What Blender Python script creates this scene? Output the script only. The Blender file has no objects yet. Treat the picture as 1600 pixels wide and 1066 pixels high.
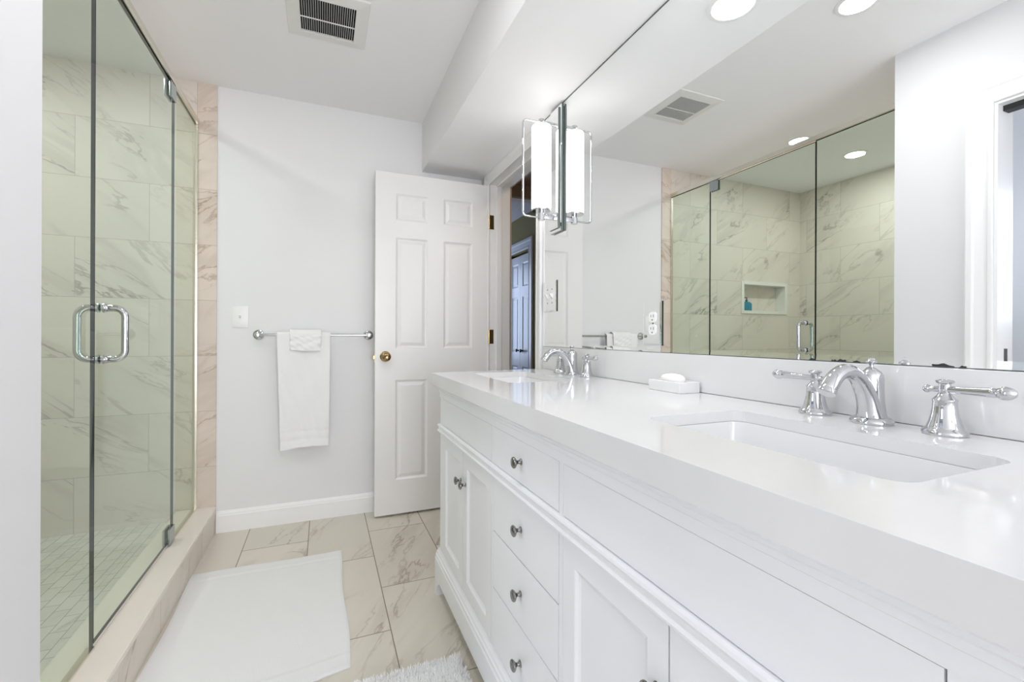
import bpy, bmesh, math, random
from mathutils import Vector, Matrix
random.seed(7)
PI = math.pi
sc = bpy.context.scene
COL = sc.collection

# ------------------------------------------------------------------ camera
PSI = 0.39491; ROLL = 0.0039; CH = 1.1008
cd = bpy.data.cameras.new('camera'); cam = bpy.data.objects.new('camera', cd); COL.objects.link(cam)
cd.sensor_width = 36; cd.lens = 706.083 / 1600 * 36; cd.shift_y = -(533 - 524.584) / 1600
cd.clip_start = 0.02
fw = Vector((math.sin(PSI), math.cos(PSI), 0)); rt = Vector((math.cos(PSI), -math.sin(PSI), 0)); up = Vector((0, 0, 1))
r2 = rt * math.cos(ROLL) + up * math.sin(ROLL); u2 = -rt * math.sin(ROLL) + up * math.cos(ROLL)
m = Matrix.Identity(4)
for i in range(3):
    m[i][0] = r2[i]; m[i][1] = u2[i]; m[i][2] = -fw[i]; m[i][3] = (0, 0, CH)[i]
cam.matrix_world = m
sc.camera = cam
# ------------------------------------------------------------------ world, exposure, daylight, added rear fill
sc.view_settings.view_transform = 'Standard'; sc.view_settings.look = 'None'
sc.view_settings.gamma = 1; sc.view_settings.use_curve_mapping = False
sc.view_settings.exposure = 0.23
sc.cycles.max_bounces = 16; sc.cycles.diffuse_bounces = 8; sc.cycles.glossy_bounces = 8; sc.cycles.transparent_max_bounces = 24
w = bpy.data.worlds.new('world'); sc.world = w; w.use_nodes = True
w.node_tree.nodes['Background'].inputs[0].default_value = (0.88, 0.89, 1.0, 1)
w.node_tree.nodes['Background'].inputs[1].default_value = 2.0

def area(name, loc, d, sx, sy, e, color=(1, 1, 1), shape='RECTANGLE', spread=PI):
    l = bpy.data.lights.new(name, 'AREA'); l.shape = shape; l.size = sx; l.size_y = sy; l.energy = e; l.color = color; l.spread = spread
    o = bpy.data.objects.new(name, l); COL.objects.link(o); o.location = loc
    o.rotation_euler = Vector(d).to_track_quat('-Z', 'Y').to_euler()
    return o
area('rear_fill_light', (0.3, -3.24, 1.18), (0, 1, 0.04), 1.25, 2.0, 47, (0.985, 0.975, 0.99))  # soft fill added behind the camera, shaped as window light
area('daylight_side_window', (-2.26, 0.4, 1.6), (1, 0, -0.1), 0.7, 0.9, 10.3, (0.80, 0.88, 1.0))
area('daylight_hall_window', (1.6, 5.55, 1.4), (0, -1, 0), 0.8, 1.2, 13, (0.62, 0.74, 1.0))

# ------------------------------------------------------------------ dimensions
YB = 2.945; ZC = 2.479; ZS = 2.164; XS = 0.587; XL = -0.576; XG = -0.646; XCURB = -0.5475
XSH = -2.22; YSH = 1.322; ZCURB = 0.149; ZPAN = 0.092
XM = 1.0; XW = 1.006; XHALL = 1.15

# ------------------------------------------------------------------ materials
def newmat(name):
    m = bpy.data.materials.new(name); m.use_nodes = True
    nt = m.node_tree; b = nt.nodes['Principled BSDF']
    return m, nt, b
def flat(name, col, rough=0.5, metal=0.0, spec=0.5, coat=0.0, coatr=0.03, bump=None, var=0.0):
    m, nt, b = newmat(name)
    b.inputs['Base Color'].default_value = (*col, 1); b.inputs['Roughness'].default_value = rough
    b.inputs['Metallic'].default_value = metal; b.inputs['Specular IOR Level'].default_value = spec
    b.inputs['Coat Weight'].default_value = coat; b.inputs['Coat Roughness'].default_value = coatr
    if bump or var:
        g = nt.nodes.new('ShaderNodeNewGeometry')
        n = nt.nodes.new('ShaderNodeTexNoise'); n.inputs['Scale'].default_value = bump[0] if bump else 6
        n.inputs['Detail'].default_value = 3
        nt.links.new(g.outputs['Position'], n.inputs['Vector'])
        if bump:
            bp = nt.nodes.new('ShaderNodeBump'); bp.inputs['Strength'].default_value = bump[1]; bp.inputs['Distance'].default_value = bump[2]
            nt.links.new(n.outputs['Fac'], bp.inputs['Height']); nt.links.new(bp.outputs['Normal'], b.inputs['Normal'])
        if var:
            mx = nt.nodes.new('ShaderNodeMix'); mx.data_type = 'RGBA'
            mx.inputs[6].default_value = (*[c * (1 - var) for c in col], 1); mx.inputs[7].default_value = (*[min(1, c * (1 + var)) for c in col], 1)
            nt.links.new(n.outputs['Fac'], mx.inputs[0]); nt.links.new(mx.outputs[2], b.inputs['Base Color'])
    return m
def emis(name, col, s):
    m, nt, b = newmat(name)
    b.inputs['Base Color'].default_value = (.9, .9, .9, 1)
    b.inputs['Emission Color'].default_value = (*col, 1); b.inputs['Emission Strength'].default_value = s
    return m
def glassmat(name, tint, refl=1.45):
    m = bpy.data.materials.new(name); m.use_nodes = True; nt = m.node_tree; nt.nodes.clear()
    o = nt.nodes.new('ShaderNodeOutputMaterial'); t = nt.nodes.new('ShaderNodeBsdfTransparent'); g = nt.nodes.new('ShaderNodeBsdfGlossy')
    f = nt.nodes.new('ShaderNodeFresnel'); f.inputs['IOR'].default_value = refl
    geo = nt.nodes.new('ShaderNodeNewGeometry'); inv = nt.nodes.new('ShaderNodeMath'); inv.operation = 'SUBTRACT'; inv.inputs[0].default_value = 1
    mul = nt.nodes.new('ShaderNodeMath'); mul.operation = 'MULTIPLY'
    mx = nt.nodes.new('ShaderNodeMixShader')
    t.inputs[0].default_value = (*tint, 1); g.inputs['Roughness'].default_value = 0.0; g.inputs['Color'].default_value = (.95, 1, .97, 1)
    nt.links.new(geo.outputs['Backfacing'], inv.inputs[1]); nt.links.new(f.outputs[0], mul.inputs[0]); nt.links.new(inv.outputs[0], mul.inputs[1])
    nt.links.new(mul.outputs[0], mx.inputs[0]); nt.links.new(t.outputs[0], mx.inputs[1]); nt.links.new(g.outputs[0], mx.inputs[2])
    nt.links.new(mx.outputs[0], o.inputs[0])
    return m
def tile(name, ua, va, ou, ov, bw, rh, base, vein, grout, mortar=0.0014, rot=0.6, vs=1.0, veinamt=0.85, rough=0.42, offs=0.5, fine=1.0):
    m, nt, b = newmat(name); N = nt.nodes; L = nt.links
    g = N.new('ShaderNodeNewGeometry'); s = N.new('ShaderNodeSeparateXYZ'); L.new(g.outputs['Position'], s.inputs[0])
    def ma(op, a, c=None):
        x = N.new('ShaderNodeMath'); x.operation = op
        for i, v in enumerate((a, c)):
            if v is None: continue
            if isinstance(v, (int, float)): x.inputs[i].default_value = v
            else: L.new(v, x.inputs[i])
        return x.outputs[0]
    U = ma('SUBTRACT', s.outputs[ua], ou); V = ma('SUBTRACT', s.outputs[va], ov)
    c = N.new('ShaderNodeCombineXYZ'); L.new(U, c.inputs[0]); L.new(V, c.inputs[1])
    br = N.new('ShaderNodeTexBrick'); L.new(c.outputs[0], br.inputs['Vector'])
    br.offset = offs; br.offset_frequency = 2; br.squash = 1
    for k, v in (('Scale', 1), ('Mortar Size', mortar), ('Mortar Smooth', 0.1), ('Bias', 0), ('Brick Width', bw), ('Row Height', rh)): br.inputs[k].default_value = v
    br.inputs['Color1'].default_value = (0, 0, 0, 1); br.inputs['Color2'].default_value = (1, 1, 1, 1); br.inputs['Mortar'].default_value = (0, 0, 0, 1)
    rnd = N.new('ShaderNodeSeparateColor'); L.new(br.outputs['Color'], rnd.inputs[0]); R = rnd.outputs[0]
    shift = ma('MULTIPLY', R, 7.0)
    ca = N.new('ShaderNodeCombineXYZ'); L.new(U, ca.inputs[0]); L.new(V, ca.inputs[1]); L.new(shift, ca.inputs[2])
    mp = N.new('ShaderNodeMapping'); mp.vector_type = 'POINT'; mp.inputs['Rotation'].default_value = (0, 0, -rot)
    L.new(ca.outputs[0], mp.inputs[0])
    mp2 = N.new('ShaderNodeMapping'); mp2.inputs['Scale'].default_value = (0.62 * vs, 2.3 * vs, 1); L.new(mp.outputs[0], mp2.inputs[0])
    def vlayer(scale, width, dist, power):
        n = N.new('ShaderNodeTexNoise'); n.inputs['Scale'].default_value = scale; n.inputs['Detail'].default_value = 8; n.inputs['Roughness'].default_value = 0.6; n.inputs['Distortion'].default_value = dist
        L.new(mp2.outputs[0], n.inputs['Vector'])
        d = ma('ABSOLUTE', ma('SUBTRACT', n.outputs['Fac'], 0.5))
        r = N.new('ShaderNodeMapRange'); r.inputs[1].default_value = 0; r.inputs[2].default_value = width; r.inputs[3].default_value = 1; r.inputs[4].default_value = 0; r.interpolation_type = 'SMOOTHSTEP'
        L.new(d, r.inputs[0])
        return ma('MULTIPLY', r.outputs[0], power)
    pn = N.new('ShaderNodeTexNoise'); pn.inputs['Scale'].default_value = 1.7; pn.inputs['Detail'].default_value = 2; L.new(mp2.outputs[0], pn.inputs['Vector'])
    pr = N.new('ShaderNodeMapRange'); pr.inputs[1].default_value = 0.42; pr.inputs[2].default_value = 0.68; L.new(pn.outputs['Fac'], pr.inputs[0])
    v1 = vlayer(1.5, 0.017, 0.6, 1.0 * fine); v2 = vlayer(1.1, 0.08, 0.9, 0.34)
    vsum = ma('MULTIPLY', ma('ADD', v1, v2), pr.outputs[0])
    vfac = ma('MINIMUM', ma('MULTIPLY', vsum, veinamt), 1.0)
    mx = N.new('ShaderNodeMix'); mx.data_type = 'RGBA'; L.new(vfac, mx.inputs[0]); mx.inputs[6].default_value = (*base, 1); mx.inputs[7].default_value = (*vein, 1)
    # gentle tile-to-tile tone
    tn = N.new('ShaderNodeMapRange'); tn.inputs[3].default_value = 0.95; tn.inputs[4].default_value = 1.03; L.new(R, tn.inputs[0])
    mt = N.new('ShaderNodeMix'); mt.data_type = 'RGBA'; mt.blend_type = 'MULTIPLY'; mt.inputs[0].default_value = 1; L.new(mx.outputs[2], mt.inputs[6])
    cc = N.new('ShaderNodeCombineColor'); [L.new(tn.outputs[0], cc.inputs[i]) for i in range(3)]; L.new(cc.outputs[0], mt.inputs[7])
    mg = N.new('ShaderNodeMix'); mg.data_type = 'RGBA'; L.new(br.outputs['Fac'], mg.inputs[0]); L.new(mt.outputs[2], mg.inputs[6]); mg.inputs[7].default_value = (*grout, 1)
    L.new(mg.outputs[2], b.inputs['Base Color'])
    rr = N.new('ShaderNodeMapRange'); rr.inputs[3].default_value = rough; rr.inputs[4].default_value = 0.8; L.new(br.outputs['Fac'], rr.inputs[0]); L.new(rr.outputs[0], b.inputs['Roughness'])
    bp = N.new('ShaderNodeBump'); bp.inputs['Strength'].default_value = 0.4; bp.inputs['Distance'].default_value = 0.001; bp.invert = True
    L.new(br.outputs['Fac'], bp.inputs['Height']); L.new(bp.outputs['Normal'], b.inputs['Normal'])
    return m

M = {}
M['wall'] = flat('wall_paint', (.79, .792, .805), .55, bump=(180, .06, .001))
M['ceil'] = flat('ceiling_paint', (.91, .91, .925), .7)
M['trim'] = flat('trim_paint', (.88, .88, .885), .3)
M['door'] = flat('door_paint', (.85, .845, .84), .28)
M['cab'] = flat('cabinet_paint', (.84, .85, .875), .33)
M['gap'] = flat('shadow_gap', (.25, .25, .26), .8)
M['quartz'] = flat('white_quartz', (.75, .75, .752), .08, spec=.5, var=.015)
M['porcelain'] = flat('porcelain', (.79, .79, .795), .08)
M['chrome'] = flat('chrome', (.62, .63, .65), .05, 1)
M['clip'] = flat('polished_clip', (.38, .42, .42), .15, 1)
M['nickel'] = flat('satin_nickel', (.27, .265, .26), .2, 1)
M['header'] = flat('brushed_nickel_header', (.78, .74, .66), .22, 1)
M['brass'] = flat('antique_brass', (.42, .30, .16), .22, 1, var=.2)
M['mirror'] = flat('mirror_silver', (.93, .945, .94), 0.0, 1)
M['mirroredge'] = flat('mirror_edge', (.10, .13, .12), .2)
M['glass'] = glassmat('green_shower_glass', (.885, .943, .90))
M['glassedge'] = flat('glass_edge', (.003, .008, .006), .5, spec=.05)
M['pane'] = glassmat('window_glass', (.97, .98, .98))
M['plastic'] = flat('white_plastic', (.87, .87, .87), .3)
M['slot'] = flat('dark_slot', (.03, .03, .03), .6)
M['shade'] = emis('lit_opal_glass', (1.0, .975, .95), 3.8)
M['lens'] = emis('lit_lens', (1.0, .99, .97), 6)
M['dark'] = flat('duct_shade_black', (.01, .01, .01), .9)
M['ventw'] = flat('vent_plastic', (.80, .80, .78), .4)
M['curb'] = flat('cream_stone', (.82, .765, .70), .18, var=.04)
M['soapm'] = flat('soap', (.92, .91, .88), .35, spec=.4)
M['dish'] = flat('dish_ceramic', (.82, .82, .82), .4)
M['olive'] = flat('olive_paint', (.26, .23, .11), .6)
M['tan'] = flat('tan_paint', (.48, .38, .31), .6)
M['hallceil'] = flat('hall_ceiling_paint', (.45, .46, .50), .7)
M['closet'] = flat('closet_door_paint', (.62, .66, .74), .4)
M['black'] = flat('black_iron', (.015, .015, .015), .35, .6)
M['wood'] = flat('hall_floor_wood', (.25, .14, .07), .35, var=.2)
M['teal'] = flat('teal_bottle', (.01, .22, .33), .15)
M['tealcap'] = flat('dark_green_cap', (.02, .10, .08), .3)
M['niche'] = flat('cream_niche_trim', (.82, .81, .77), .2)
M['terry'] = flat('white_terry', (.86, .86, .87), .95, spec=.1, bump=(420, .5, .002))
M['mat'] = flat('white_cotton_mat', (.82, .82, .83), .95, spec=.1, bump=(300, .45, .002))
M['pile'] = flat('white_shag', (.95, .95, .95), .95, spec=.1)
white_t = (.76, .70, .64); vein_t = (.34, .30, .265); grout_t = (.50, .45, .40)
M['tile_end'] = tile('marble_tile_end', 0, 2, -2.988, .07 - .3045, .61, .3045, white_t, vein_t, grout_t, rot=-0.6, vs=1.15)
M['tile_side'] = tile('marble_tile_side', 1, 2, 1.05, .07 - .3045, .61, .3045, white_t, vein_t, grout_t, rot=-0.6, vs=1.15)
cream = (.70, .61, .54); creamv = (.42, .31, .235); creamg = (.50, .42, .34)
M['tile_jamb'] = tile('cream_marble_jamb', 0, 2, -3.64, .07 - .3045, 3.0, .3045, cream, creamv, creamg, rot=0.6, vs=1.4, offs=0)
M['tile_curb'] = tile('cream_marble_curb', 1, 2, .2, -1.0, .61, 2.0, (.76, .71, .63), creamv, creamg, rot=0.9, vs=1.6, offs=0)
M['tile_floor'] = tile('beige_marble_floor', 1, 0, -2.54, -3.46, .61, .308, (.70, .655, .575), (.42, .36, .29), (.26, .22, .175), mortar=.0021, rot=0.5, vs=1.0, veinamt=1.15, rough=.28)
M['mosaic'] = tile('shower_mosaic', 1, 0, 0, -4, .10, .05, (.70, .68, .64), (.50, .48, .44), (.32, .31, .28), mortar=.0014, rough=.35, vs=1.5)

# ------------------------------------------------------------------ mesh helpers
ORG = {}
def obj(name, bm, mat, parent=None, label=None, cat=None, kind=None, group=None, smooth=False, loc=None, mats=None):
    me = bpy.data.meshes.new(name)
    off = None
    if parent is not None: off = ORG[parent.name]
    elif loc is not None: off = Vector(loc)
    if off is not None: bmesh.ops.translate(bm, vec=-off, verts=bm.verts[:])
    bmesh.ops.recalc_face_normals(bm, faces=bm.faces[:])
    if smooth:
        for f in bm.faces: f.smooth = True
        for e in bm.edges:
            if len(e.link_faces) == 2 and e.calc_face_angle(0) > math.radians(38): e.smooth = False
    bm.to_mesh(me); bm.free()
    for mm in (mats or [mat]): me.materials.append(M[mm])
    o = bpy.data.objects.new(name, me); COL.objects.link(o)
    ORG[o.name] = off if off is not None else Vector((0, 0, 0))
    if parent is not None: o.parent = parent; o.location = (0, 0, 0) 
    elif loc is not None: o.location = loc
    tag(o, label, cat, kind, group)
    return o
def tag(o, label=None, cat=None, kind=None, group=None):
    if label: o['label'] = label
    if cat: o['category'] = cat
    if kind: o['kind'] = kind
    if group: o['group'] = group
def thing(name, loc, label=None, cat=None, kind=None, group=None):
    o = bpy.data.objects.new(name, None); COL.objects.link(o); o.location = loc; o.empty_display_size = .05
    ORG[o.name] = Vector(loc); tag(o, label, cat, kind, group)
    return o
def struct(name, bm, mat, **k): return obj(name, bm, mat, kind='structure', **k)

def box(bm, x0, x1, y0, y1, z0, z1, bev=0, seg=2, mi=0):
    vs = [bm.verts.new(p) for p in ((x0,y0,z0),(x1,y0,z0),(x1,y1,z0),(x0,y1,z0),(x0,y0,z1),(x1,y0,z1),(x1,y1,z1),(x0,y1,z1))]
    fs = [bm.faces.new([vs[i] for i in q]) for q in ((0,3,2,1),(4,5,6,7),(0,1,5,4),(1,2,6,5),(2,3,7,6),(3,0,4,7))]
    for f in fs: f.material_index = mi
    if bev:
        es = list({e for f in fs for e in f.edges})
        r = bmesh.ops.bevel(bm, geom=es, offset=bev, segments=seg, affect='EDGES', profile=.5)
        for f in r['faces']: f.material_index = mi
    return bm
def B(*a, **k):
    return box(bmesh.new(), *a, **k)
def ring_loft(bm, rings, close=True, cap=True):
    vr = [[bm.verts.new(p) for p in r] for r in rings]
    n = len(vr[0])
    for a, b in zip(vr, vr[1:]):
        for i in range(n if close else n - 1):
            j = (i + 1) % n
            bm.faces.new((a[i], a[j], b[j], b[i]))
    if cap:
        bm.faces.new(vr[0]); bm.faces.new(vr[-1])
    return vr
def frame_from(d):
    d = Vector(d).normalized()
    a = Vector((0, 0, 1)) if abs(d.z) < .9 else Vector((1, 0, 0))
    u = d.cross(a).normalized(); return u, d.cross(u).normalized()
def lathe(bm, prof, c, axis=(0, 0, 1), n=32):
    """prof: list of (r, t) along the axis from c"""
    ax = Vector(axis).normalized(); u, v = frame_from(ax); c = Vector(c); rings = []
    for r, t in prof:
        r = max(r, 1e-5)
        rings.append([c + ax * t + (u * math.cos(2*PI*i/n) + v * math.sin(2*PI*i/n)) * r for i in range(n)])
    ring_loft(bm, rings); return bm
def tube(bm, pts, rad, n=14, ell=None, closed=False):
    P = [Vector(p) for p in pts]; R = rad if isinstance(rad, (list, tuple)) else [rad] * len(P)
    d0 = (P[1] - P[0]).normalized(); u, v = frame_from(d0); rings = []
    prev = d0
    for i, p in enumerate(P):
        if i == 0: d = d0
        elif i == len(P) - 1: d = (P[i] - P[i-1]).normalized()
        else: d = ((P[i+1] - P[i]).normalized() + (P[i] - P[i-1]).normalized()).normalized()
        q = prev.rotation_difference(d); u = q @ u; v = q @ v; prev = d
        e = ell[i] if ell else 1.0
        rings.append([p + (u * math.cos(2*PI*k/n) * e + v * math.sin(2*PI*k/n)) * R[i] for k in range(n)])
    ring_loft(bm, rings); return bm
def arc(c, r, a0, a1, n, f):
    return [f(c[0] + r * math.cos(a0 + (a1-a0)*i/n), c[1] + r * math.sin(a0 + (a1-a0)*i/n)) for i in range(n + 1)]
def prism(bm, poly, f, t0, t1):
    """poly in 2D, f(a,b,t)->point, extruded t0..t1"""
    ring_loft(bm, [[f(a, b, t) for a, b in poly] for t in (t0, t1)]); return bm
def rrect(x0, x1, y0, y1, r, n=6):
    pts = []
    for cx, cy, a in ((x1-r, y1-r, 0), (x0+r, y1-r, PI/2), (x0+r, y0+r, PI), (x1-r, y0+r, 1.5*PI)):
        for i in range(n + 1): pts.append((cx + r*math.cos(a + PI/2*i/n), cy + r*math.sin(a + PI/2*i/n)))
    return pts
def panel_face(bm, W0, W1, H0, H1, panels, rings, f):
    """flat face with moulded panels; f(u,v,w) -> point; w is outward. rings: (inset, w)"""
    us = sorted({W0, W1, *[p[0] for p in panels], *[p[1] for p in panels]}); vs = sorted({H0, H1, *[p[2] for p in panels], *[p[3] for p in panels]})
    def inside(u, v):
        for p in panels:
            if p[0] < u < p[1] and p[2] < v < p[3]: return True
    for a, b in zip(us, us[1:]):
        for c, d in zip(vs, vs[1:]):
            if not inside((a+b)/2, (c+d)/2):
                bm.faces.new([bm.verts.new(f(*q)) for q in ((a,c,0),(b,c,0),(b,d,0),(a,d,0))])
    for p in panels:
        prev = None
        for ins, wd in [(0, 0)] + rings:
            cur = [bm.verts.new(f(*q)) for q in ((p[0]+ins,p[2]+ins,wd),(p[1]-ins,p[2]+ins,wd),(p[1]-ins,p[3]-ins,wd),(p[0]+ins,p[3]-ins,wd))]
            if prev:
                for i in range(4): bm.faces.new((prev[i], prev[(i+1)%4], cur[(i+1)%4], cur[i]))
            prev = cur
        bm.faces.new(prev)
def panel_slab(W0, W1, H0, H1, T, panels, rings, f, both=False):
    """slab whose front face lies at w=0 and back at w=-T"""
    bm = bmesh.new()
    panel_face(bm, W0, W1, H0, H1, panels, rings, f)
    if both: panel_face(bm, W0, W1, H0, H1, panels, rings, lambda u, v, w: f(u, v, -T - w))
    else: bm.faces.new([bm.verts.new(f(*q)) for q in ((W0,H0,-T),(W0,H1,-T),(W1,H1,-T),(W1,H0,-T))])
    for a, b in (((W0,H0),(W1,H0)),((W1,H0),(W1,H1)),((W1,H1),(W0,H1)),((W0,H1),(W0,H0))):
        bm.faces.new([bm.verts.new(f(*q)) for q in ((*a,0),(*b,0),(*b,-T),(*a,-T))])
    bmesh.ops.remove_doubles(bm, verts=bm.verts[:], dist=1e-5)
    return bm
def casing(prof, y0, y1, zt, f, z0=0.0):
    """prof: closed polygon (a outward from the opening, b proud of the wall); f(y, z, b)"""
    bm = bmesh.new()
    rings = [[f(y0 - a, z0, b) for a, b in prof], [f(y0 - a, zt + a, b) for a, b in prof],
             [f(y1 + a, zt + a, b) for a, b in prof], [f(y1 + a, z0, b) for a, b in prof]]
    ring_loft(bm, rings); return bm
CAS = [(0, 0), (0, .010), (.004, .012), (.012, .0125), (.016, .009), (.022, .010), (.045, .015), (.052, .019), (.066, .020), (.071, .016), (.071, 0)]
def scale_cas(k): return [(a*k, b) for a, b in CAS]

# ------------------------------------------------------------------ room shell
T = .12
struct('floor', B(XCURB - .15, XHALL, -3.3, YB + T, -.1, 0), 'tile_floor')
struct('ceiling', B(XSH - T, XHALL + .02, -3.3, YB + T, ZC, ZC + .1), 'ceil')
bm = B(XS, XW + .14, -3.2, YB, ZS, ZC, bev=.002)
for f in bm.faces: f.normal_update(); f.material_index = 1 if abs(f.normal.x) > .8 else 0
struct('ceiling_soffit', bm, None, mats=['ceil', 'wall'])
bm = bmesh.new(); box(bm, XCURB, XHALL, YB, YB + T, 0, ZC); struct('wall_back', bm, 'wall')
# mirror wall, pierced by the doorway
OY0, OY1, OZ = 2.08, 2.80, 2.093
bm = bmesh.new()
box(bm, XW, XHALL, -3.2, OY0-.018, 0, ZS); box(bm, XW, XHALL, OY1+.018, YB, 0, ZS); box(bm, XW, XHALL, OY0-.018, OY1+.018, OZ+.018, ZS)
struct('wall_right', bm, 'wall')
# left wall with opening to the side room
SY0, SY1, SZ = .16, .966, 2.08; XL2 = -.697
bm = bmesh.new()
box(bm, XL2, XL, SY1+.0, YSH, 0, ZC); box(bm, XL2, XL, -3.2, SY0, 0, ZC); box(bm, XL2, XL, SY0, SY1, SZ, ZC)
struct('wall_left', bm, 'wall')
bm = bmesh.new(); box(bm, XSH, XL2, 1.2, YSH, 0, ZC); struct('wall_partition', bm, 'wall')
bm = bmesh.new()   # rear wall, opening made for the added fill window
WX0, WX1, WZ0, WZ1 = -.36, .96, .12, 2.24
box(bm, XL2, WX0, -3.3, -3.2, 0, ZC); box(bm, WX1, XHALL, -3.3, -3.2, 0, ZC); box(bm, WX0, WX1, -3.3, -3.2, 0, WZ0); box(bm, WX0, WX1, -3.3, -3.2, WZ1, ZC)
struct('wall_front', bm, 'wall')
def window(name, f, a0, a1, z0, z1, nx, nz):
    """f(a, z, d) with d from the room side outward"""
    def bx(bm, p0, p1):
        xs = sorted((p0[0], p1[0])); ys = sorted((p0[1], p1[1])); zs = sorted((p0[2], p1[2])); box(bm, *xs, *ys, *zs)
    fr = bmesh.new(); s = .045
    for (u0, u1, v0, v1) in ((a0, a0+s, z0, z1), (a1-s, a1, z0, z1), (a0+s, a1-s, z0, z0+s), (a0+s, a1-s, z1-s, z1)):
        bx(fr, f(u0, v0, .02), f(u1, v1, .07))
    for i in range(1, nx):
        u = a0 + (a1-a0)*i/nx; bx(fr, f(u-.01, z0+s, .03), f(u+.01, z1-s, .06))
    for i in range(1, nz):
        v = z0 + (z1-z0)*i/nz; bx(fr, f(a0+s, v-.012, .031), f(a1-s, v+.012, .059))
    o = struct(name, fr, 'trim')
    g = bmesh.new(); bx(g, f(a0+s, z0+s, .044), f(a1-s, z1-s, .047)); obj('window_pane', g, 'pane', o)
window('added_window_1', lambda a, z, d: (a, -3.2 - d, z), WX0, WX1, WZ0, WZ1, 2, 2)  # unseen window, added to go with the rear fill
# side room
bm = bmesh.new()
VY0, VY1, VZ0, VZ1 = .05, .75, 1.2, 2.05
box(bm, XSH-T, XSH, -3.2, VY0, 0, ZC); box(bm, XSH-T, XSH, VY1, 1.2, 0, ZC); box(bm, XSH-T, XSH, VY0, VY1, 0, VZ0); box(bm, XSH-T, XSH, VY0, VY1, VZ1, ZC)
struct('wall_side_room', bm, 'wall')
window('window_2', lambda a, z, d: (XSH - d, a, z), VY0, VY1, VZ0, VZ1, 1, 3)
struct('wall_side_room_front', B(XSH-T, XL2, -3.3, -3.2, 0, ZC), 'wall')
struct('floor_side_room', B(XSH, XCURB-.15, -3.2, 1.2, -.1, 0), 'tile_floor')
# side opening jamb + casing
bm = bmesh.new(); j = .012
box(bm, XL2-.003, XL+.003, SY1-j, SY1-.0003, 0, SZ-j); box(bm, XL2-.003, XL+.003, SY0+.0003, SY0+j, 0, SZ-j); box(bm, XL2-.003, XL+.003, SY0+.0003, SY1-.0003, SZ-j, SZ-.0003)
tr = struct('trim_2', bm, 'trim')
obj('door_casing', casing(scale_cas(1.25), SY0, SY1, SZ, lambda y, z, b: (XL + b, y, z)), 'trim', tr)
bm = bmesh.new(); box(bm, -.655, -.628, SY1-j-.0015, SY1-j, .995, 1.055, bev=.0007); obj('strike_plate', bm, 'nickel', tr)
bm = bmesh.new(); box(bm, -.66, -.615, SY0+j, SY1-j, SZ-j-.022, SZ-j); obj('door_track', bm, 'slot', tr)
# doorway jamb, stop, casings
bm = bmesh.new(); j = .018
box(bm, XW-.002, XHALL+.002, OY1, OY1+j-.0005, 0, OZ+.0); box(bm, XW-.002, XHALL+.002, OY0-j+.0005, OY0, 0, OZ); box(bm, XW-.002, XHALL+.002, OY0-j+.0005, OY1+j-.0005, OZ, OZ+j-.0005)
box(bm, 1.052, 1.088, OY1-.011, OY1, 0, OZ, bev=.002); box(bm, 1.052, 1.088, OY0, OY0+.011, 0, OZ, bev=.002); box(bm, 1.052, 1.088, OY0, OY1, OZ-.011, OZ, bev=.002)
tr = struct('trim_1', bm, 'trim')
obj('door_casing', casing([(a, b) for a, b in CAS], OY0, OY1, OZ, lambda y, z, b: (XW - b, y, z)), 'trim', tr)
obj('door_casing', casing([(a, b) for a, b in CAS], OY0, OY1, OZ, lambda y, z, b: (XHALL + b, y, z)), 'tan', tr)
# baseboard on the back wall
bp = [(0, 0), (.014, 0), (.014, .092), (.011, .098), (.011, .103), (.007, .112), (.004, .118), (0, .118)]
bm = bmesh.new(); prism(bm, bp, lambda a, b, t: (t, YB - a, b), XCURB + .0015, XW - .02); struct('baseboard_back', bm, 'trim')
bm = bmesh.new(); prism(bm, bp, lambda a, b, t: (XL + a, t, b), SY1 + .09, YSH); struct('baseboard_left', bm, 'trim')

# ------------------------------------------------------------------ shower shell
NX0, NX1, NZ0, NZ1, ND = -2.04, -1.448, 1.307, 1.602, .09
bm = bmesh.new()
box(bm, XSH, NX0, YB, YB+T, 0, ZC); box(bm, NX1, XCURB-.0931, YB, YB+T, 0, ZC); box(bm, NX0, NX1, YB, YB+T, 0, NZ0); box(bm, NX0, NX1, YB, YB+T, NZ1, ZC)
box(bm, NX0, NX1, YB+ND, YB+T, NZ0, NZ1)
struct('wall_shower_end', bm, 'tile_end')
bm = bmesh.new(); e = .032
for q in ((NX0, NX0+e, NZ0, NZ1), (NX1-e, NX1, NZ0, NZ1), (NX0+e, NX1-e, NZ0, NZ0+e-.004), (NX0+e, NX1-e, NZ1-e, NZ1)):
    box(bm, q[0], q[1], YB-.008, YB+ND-.0005, q[2], q[3], bev=.002)
struct('trim_niche', bm, 'niche')
struct('wall_shower_side', B(XSH-T, XSH, YSH-.12, YB+T, 0, ZC), 'tile_side')
struct('wall_shower_near', B(XSH, XG-.03, YSH, YSH+.01, 0, ZC), 'tile_end')
struct('trim_shower_jamb', B(XCURB-.093, XCURB, YB-.008, YB+T-.01, 0, ZC, bev=.0015), 'tile_jamb')
struct('floor_shower', B(XSH, XG-.08, YSH+.01, YB, -.05, ZPAN), 'mosaic')
bm = B(XCURB-.18, XCURB-.002, YSH, YB, 0, ZCURB-.021)
cb = struct('trim_shower_curb', bm, 'tile_curb')
obj('curb_cap', B(XCURB-.182, XCURB, YSH, YB-.008, ZCURB-.02, ZCURB, bev=.003), 'curb', cb)

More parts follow.
